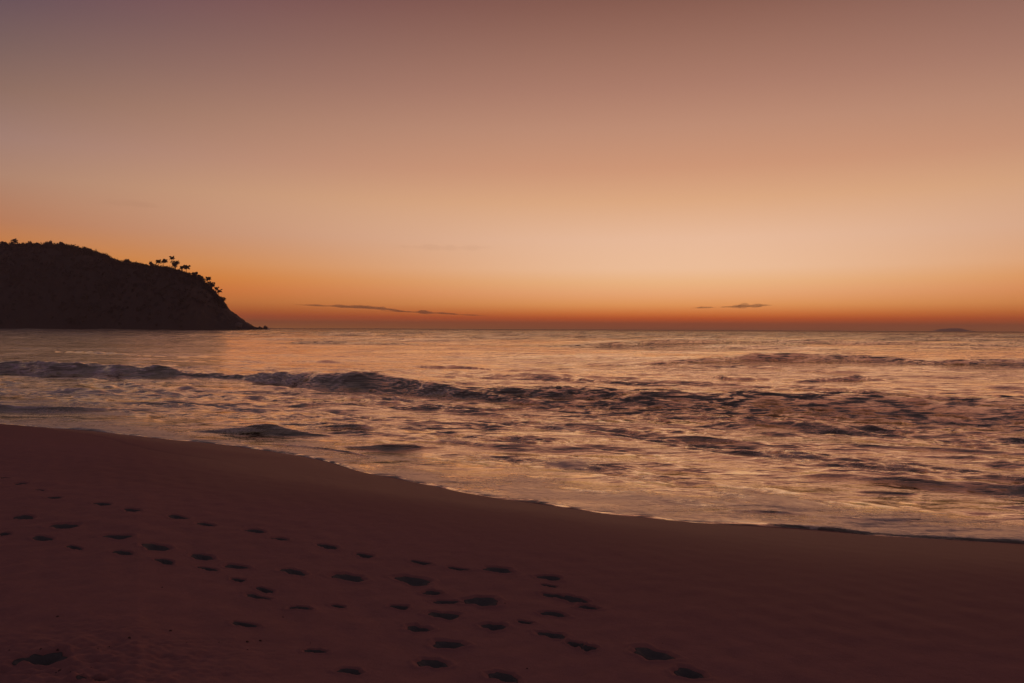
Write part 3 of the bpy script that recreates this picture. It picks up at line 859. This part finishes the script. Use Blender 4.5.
def broad(px, py, r, label, clumps=5):
    r *= 1.3
    x, y, z = ground_at(px)
    top = CAM_Z + (yh(px) - py) / F * y              # centre of the crown
    hgt = max(top - z, 2.5)
    e = tree_empty('broadleaf_tree', (x, y, z - .5), label, 'tree', 'palms and trees along the headland ridge')
    V, Fc = [], []
    tube(V, Fc, [(0, 0, 0), (.1, 0, hgt * .5), (.2, .1, hgt * .9)], [.4, .3, .2])
    cs = []
    for k in range(clumps):
        a_ = 2 * math.pi * k / clumps + random.uniform(-.4, .4)
        c = (r * .55 * math.cos(a_), r * .55 * math.sin(a_), hgt + .5 + r * random.uniform(-.55, .5)); cs.append(c)
        tube(V, Fc, [(.1, 0, hgt * .55), (c[0] * .6, c[1] * .6, hgt * .8), c], [.18, .12, .05], 5)
    link_mesh('trunk', V, Fc, BARK, e)
    V, Fc = [], []
    for c in cs: leaf_cloud(V, Fc, c, r * random.uniform(.45, .7), 80, .75, .9)
    leaf_cloud(V, Fc, (0, 0, hgt + .5), r * .6, 50, .55, .7)
    link_mesh('crown', V, Fc, LEAF, e, smooth_shade=False)
    return e

palm(158.5, 261.5, 3.6, 0, 'left palm of a close pair on the headland ridge')
palm(164.5, 261, 3.8, 3, 'right palm of a close pair on the headland ridge, leaning slightly')
palm(172, 257.8, 3.4, -1, 'tallest palm on the headland ridge, standing above a dark bushy tree')
palm(182.5, 267, 3.6, 0, 'left palm of twin palms with visible trunks on the ridge')
palm(187, 267.3, 3.9, 1, 'right palm of twin palms with visible trunks on the ridge')
palm(208.3, 278.5, 3.6, 2, 'upper leaning palm on the steep seaward edge of the headland')
palm(216.5, 288.5, 3.0, 3, 'palm with drooping crown leaning out over the seaward slope')
palm(219.5, 291, 3.4, 3, 'outermost palm leaning furthest over the seaward slope')
broad(151.5, 263.5, 1.9, 'tiny low tree alone left of the close pair of palms')
broad(175.5, 264, 3.4, 'dark bushy tree right below the tallest palm on the ridge', 6)
broad(195, 273.5, 2.6, 'small pointed tree on the ridge right of the twin palms')
broad(199.5, 278, 3.4, 'round bush-like tree at the brow where the headland drops away')
broad(211.5, 284.5, 3.0, 'flat-topped tree just below the upper leaning palm')
broad(222.3, 299.5, 3.0, 'lowest tree on the seaward slope, hanging over bare rock')
broad(127, 262, 3.0, 'lone rounded treetop left of the ridge palms, at the dip')
broad(87, 249.5, 3.2, 'rounded treetop where the skyline starts to fall')
broad(49.5, 243.2, 3.0, 'small spiky treetop near the middle of the flat summit')
broad(62.5, 244.2, 2.6, 'smallest spiky treetop at the right end of the flat summit')
broad(30, 243.5, 3.8, 'wide treetop on the flat summit of the headland')
broad(14, 242, 3.8, 'tallest treetop on the summit near the left frame edge')
broad(4, 243.8, 2.8, 'treetop on the summit cut by the left frame edge')

# rocks at the foot of the headland
def rock(name, px, py_bot, wpx, hpx, label, mat, yy, seed):
    r = random.Random(seed)
    w = wpx / F * yy / 2; h = hpx / F * yy
    bm_v, bm_f = [], []
    nu, nv = 14, 8
    ws = Waves(10, .8, 3.0, seed)
    for i in range(nv + 1):
        ph = -math.pi / 2 + math.pi * i / nv
        for j in range(nu):
            t = 2 * math.pi * j / nu
            d = Vector((math.cos(ph) * math.cos(t), math.cos(ph) * math.sin(t), math.sin(ph)))
            q = 1 + .16 * float(ws.unit(np.array([d.x * 2 + d.z]), np.array([d.y * 2 - d.z]))[0])
            sq = max(abs(d.x), abs(d.y), abs(d.z)) ** -0.35
            bm_v.append((d.x * w * q * sq, d.y * w * q * sq * 1.1, d.z * h * q * sq * .9))
    for i in range(nv):
        for j in range(nu):
            bm_f.append((i * nu + j, i * nu + (j + 1) % nu, (i + 1) * nu + (j + 1) % nu, (i + 1) * nu + j))
    o = link_mesh(name, bm_v, bm_f, mat, smooth_shade=False)
    zc = CAM_Z - (py_bot - yh(px)) / F * yy
    o.location = ((px - 512) / F * yy, yy, zc)
    return tag(o, label, 'rock', 'rocks at the headland tip')
rock('rock', 265.3, 330.2, 4.6, 4.4, 'dark block of rock furthest out in the water off the headland tip', ROCK, 880, 3)
rock('rock', 259.5, 330.2, 6.5, 3.0, 'low dark rock between the headland tip and the outermost block', ROCK, 882, 4)
rock('rock', 253.5, 330.2, 7.0, 3.6, 'dark rock joined to the very foot of the bare slope', ROCK, 884, 8)
rock('rock', 239, 325.0, 6.0, 2.6, 'pale grey boulder low on the bare slope of the headland', PALE, 866, 9)

# white water thrown up against the outermost rock
SPRAY, nt = new_mat('spray')
b = N(nt, 'ShaderNodeBsdfDiffuse'); p = world_pos(nt); n_ = noise(nt, p, 1.0, 3)
L(nt, mixc(nt, n_, (.7, .66, .66, 1), (.86, .82, .82, 1)), b.inputs['Color'])
o_ = N(nt, 'ShaderNodeOutputMaterial'); L(nt, b.outputs[0], o_.inputs[0])
V, Fc = [], []
sxp = (268.6 - 512) / F * 878
for _ in range(5):
    leaf_cloud(V, Fc, (sxp + random.uniform(-1.0, 1.2), 877 + random.uniform(-1, 1), random.uniform(.4, 2.2)), random.uniform(.6, 1.2), 60, .16, 1.0)
spray = link_mesh('sea_spray', V, Fc, SPRAY, smooth_shade=False)
tag(spray, kind='stuff', label='small white burst of spray against the outermost rock', cat='spray')

# far island on the horizon
yy = 15200.0
prof = [(937, 0), (939, .6), (942, 2.1), (945, 2.5), (949, 2.8), (953, 3.3), (956, 3.0), (959, 3.1), (961, 2.2), (963.5, 1.3), (967, .7), (970, 0)]
ppx = np.linspace(936, 971, 90)
H = np.interp(ppx, [p[0] for p in prof], [p[1] for p in prof]) * .85 / F * yy
VG = np.linspace(-1, 1, 25)
VV, PI_ = np.meshgrid(VG, np.arange(90), indexing='ij')
ix = (ppx[PI_] - 512) / F * yy
iy = yy + VV * 260
iz = -4 + (H[PI_] + 4 + 3) * np.sqrt(np.clip(1 - VV ** 2, 0, 1)) + Waves(20, 20, 120, 71).unit(ix, iy) * 3 * (1 - VV ** 2)
island = grid_mesh('island', np.stack([ix, iy, iz], -1), HILL)
tag(island, kind='structure')

# ----------------------------------------------------------------------------
# clouds: thin banks of even vapour beyond the haze
# ----------------------------------------------------------------------------
def cloud_mat(name, dens, col):
    m, nt = new_mat(name)
    v = N(nt, 'ShaderNodeVolumePrincipled'); v.inputs['Density'].default_value = dens
    v.inputs['Color'].default_value = col
    o = N(nt, 'ShaderNodeOutputMaterial'); L(nt, v.outputs[0], o.inputs['Volume'])
    return m
CL1 = cloud_mat('cloud_vapour', 0.0007, (.35, .33, .36, 1))
CL2 = cloud_mat('thin_cloud_vapour', 0.00004, (.35, .33, .36, 1))
CD = 42000.0
def cloud(line, depth, label, mat, seed):
    """line: picture column, row, half thickness"""
    lx = np.array([p[0] for p in line], float); ly = np.array([p[1] for p in line], float); lh = np.array([p[2] for p in line], float)
    n = 70
    px = np.linspace(lx[0], lx[-1], n)
    r = np.random.default_rng(seed)
    nz = box(r.normal(0, 1, n + 6), 3)[3:-3]; nz2 = box(r.normal(0, 1, n + 4), 2)[2:-2]
    py = np.interp(px, lx, ly) + nz * .25
    hh = 1.3 * np.interp(px, lx, lh) * np.clip(1 + .9 * nz2, .2, 2.2)
    m = 12
    P = np.zeros((n, m, 3))
    cx = (px.mean() - 512) / F * CD; cz = CAM_Z + (yh(px.mean()) - py.mean()) / F * CD
    for j in range(m):
        t = 2 * math.pi * j / m
        st = math.sin(t)
        P[:, j, 0] = (px - 512) / F * CD - cx
        P[:, j, 1] = math.cos(t) * depth * np.sqrt(hh / lh.max() + .02)
        P[:, j, 2] = CAM_Z + (yh(px) - (py - hh * (st if st > 0 else st * .6))) / F * CD - cz
    o = grid_mesh('cloud', P, mat, wrap=True)
    # close both ends
    me = o.data
    o.location = (cx, CD, cz)
    return tag(o, label, 'cloud', 'cloud streaks low over the sea')
cloud([(293, 304.6, .15), (315, 305.6, .7), (340, 306.6, 1.1), (365, 307.6, 1.6), (385, 309, 1.5), (397, 310.6, .9), (408, 311.8, .6), (424, 312.6, .1)], 900,
      'longest dark cloud streak low over the sea, right of the headland', CL1, 1)
cloud([(380, 310.6, .1), (400, 311.6, .8), (425, 312.6, 1.1), (445, 313.6, .8), (470, 315, .5), (492, 316.4, .1)], 700,
      'fainter tapering cloud streak trailing right below the longest one', CL1, 2)
cloud([(720, 307.2, .15), (730, 306.9, 1.0), (742, 306.5, 1.5), (755, 306.2, 1.2), (765, 305.6, .7), (772, 305.4, .1)], 700,
      'short dark cloud streak low over the sea on the right', CL1, 3)
cloud([(692, 308, .1), (700, 307.8, .7), (708, 307.6, .5), (716, 307.6, .1)], 500,
      'tiny cloud shred just left of the short right-hand streak', CL1, 4)
cloud([(385, 246.5, .2), (410, 247.5, 1.8), (440, 248.5, 2.2), (470, 248.5, 1.6), (495, 247.5, .2)], 900,
      'barely visible grey cloud wisp high above the longest streak', CL2, 5)
cloud([(100, 203, .2), (120, 204, 2.4), (140, 205, 2.4), (160, 206, .2)], 900,
      'barely visible cloud smudge high above the headland', CL2, 6)

# ----------------------------------------------------------------------------
# haze over the sea
# ----------------------------------------------------------------------------
HZ, nt = new_mat('haze')
v = N(nt, 'ShaderNodeVolumePrincipled'); v.inputs['Density'].default_value = 10e-5; v.inputs['Color'].default_value = (.96, .86, .80, 1)
o_ = N(nt, 'ShaderNodeOutputMaterial'); L(nt, v.outputs[0], o_.inputs['Volume'])
x0, x1, y0, y1, z0, z1 = -17000, 17000, -600, 17000, -6, 135
hv = [(x0, y0, z0), (x1, y0, z0), (x1, y1, z0), (x0, y1, z0), (x0, y0, z1), (x1, y0, z1), (x1, y1, z1), (x0, y1, z1)]
hf = [(0, 3, 2, 1), (4, 5, 6, 7), (0, 1, 5, 4), (1, 2, 6, 5), (2, 3, 7, 6), (3, 0, 4, 7)]
hz_o = link_mesh('haze', hv, hf, HZ, smooth_shade=False)
tag(hz_o, kind='stuff')

# ----------------------------------------------------------------------------
# render settings
# ----------------------------------------------------------------------------
vs = scene.view_settings
vs.view_transform = 'Standard'; vs.look = 'None'; vs.exposure = 0.0; vs.gamma = 1.0; vs.use_curve_mapping = False
scene.cycles.use_denoising = True
scene.cycles.max_bounces = 6; scene.cycles.volume_bounces = 1; scene.cycles.transparent_max_bounces = 8
scene.cycles.diffuse_bounces = 2; scene.cycles.glossy_bounces = 3
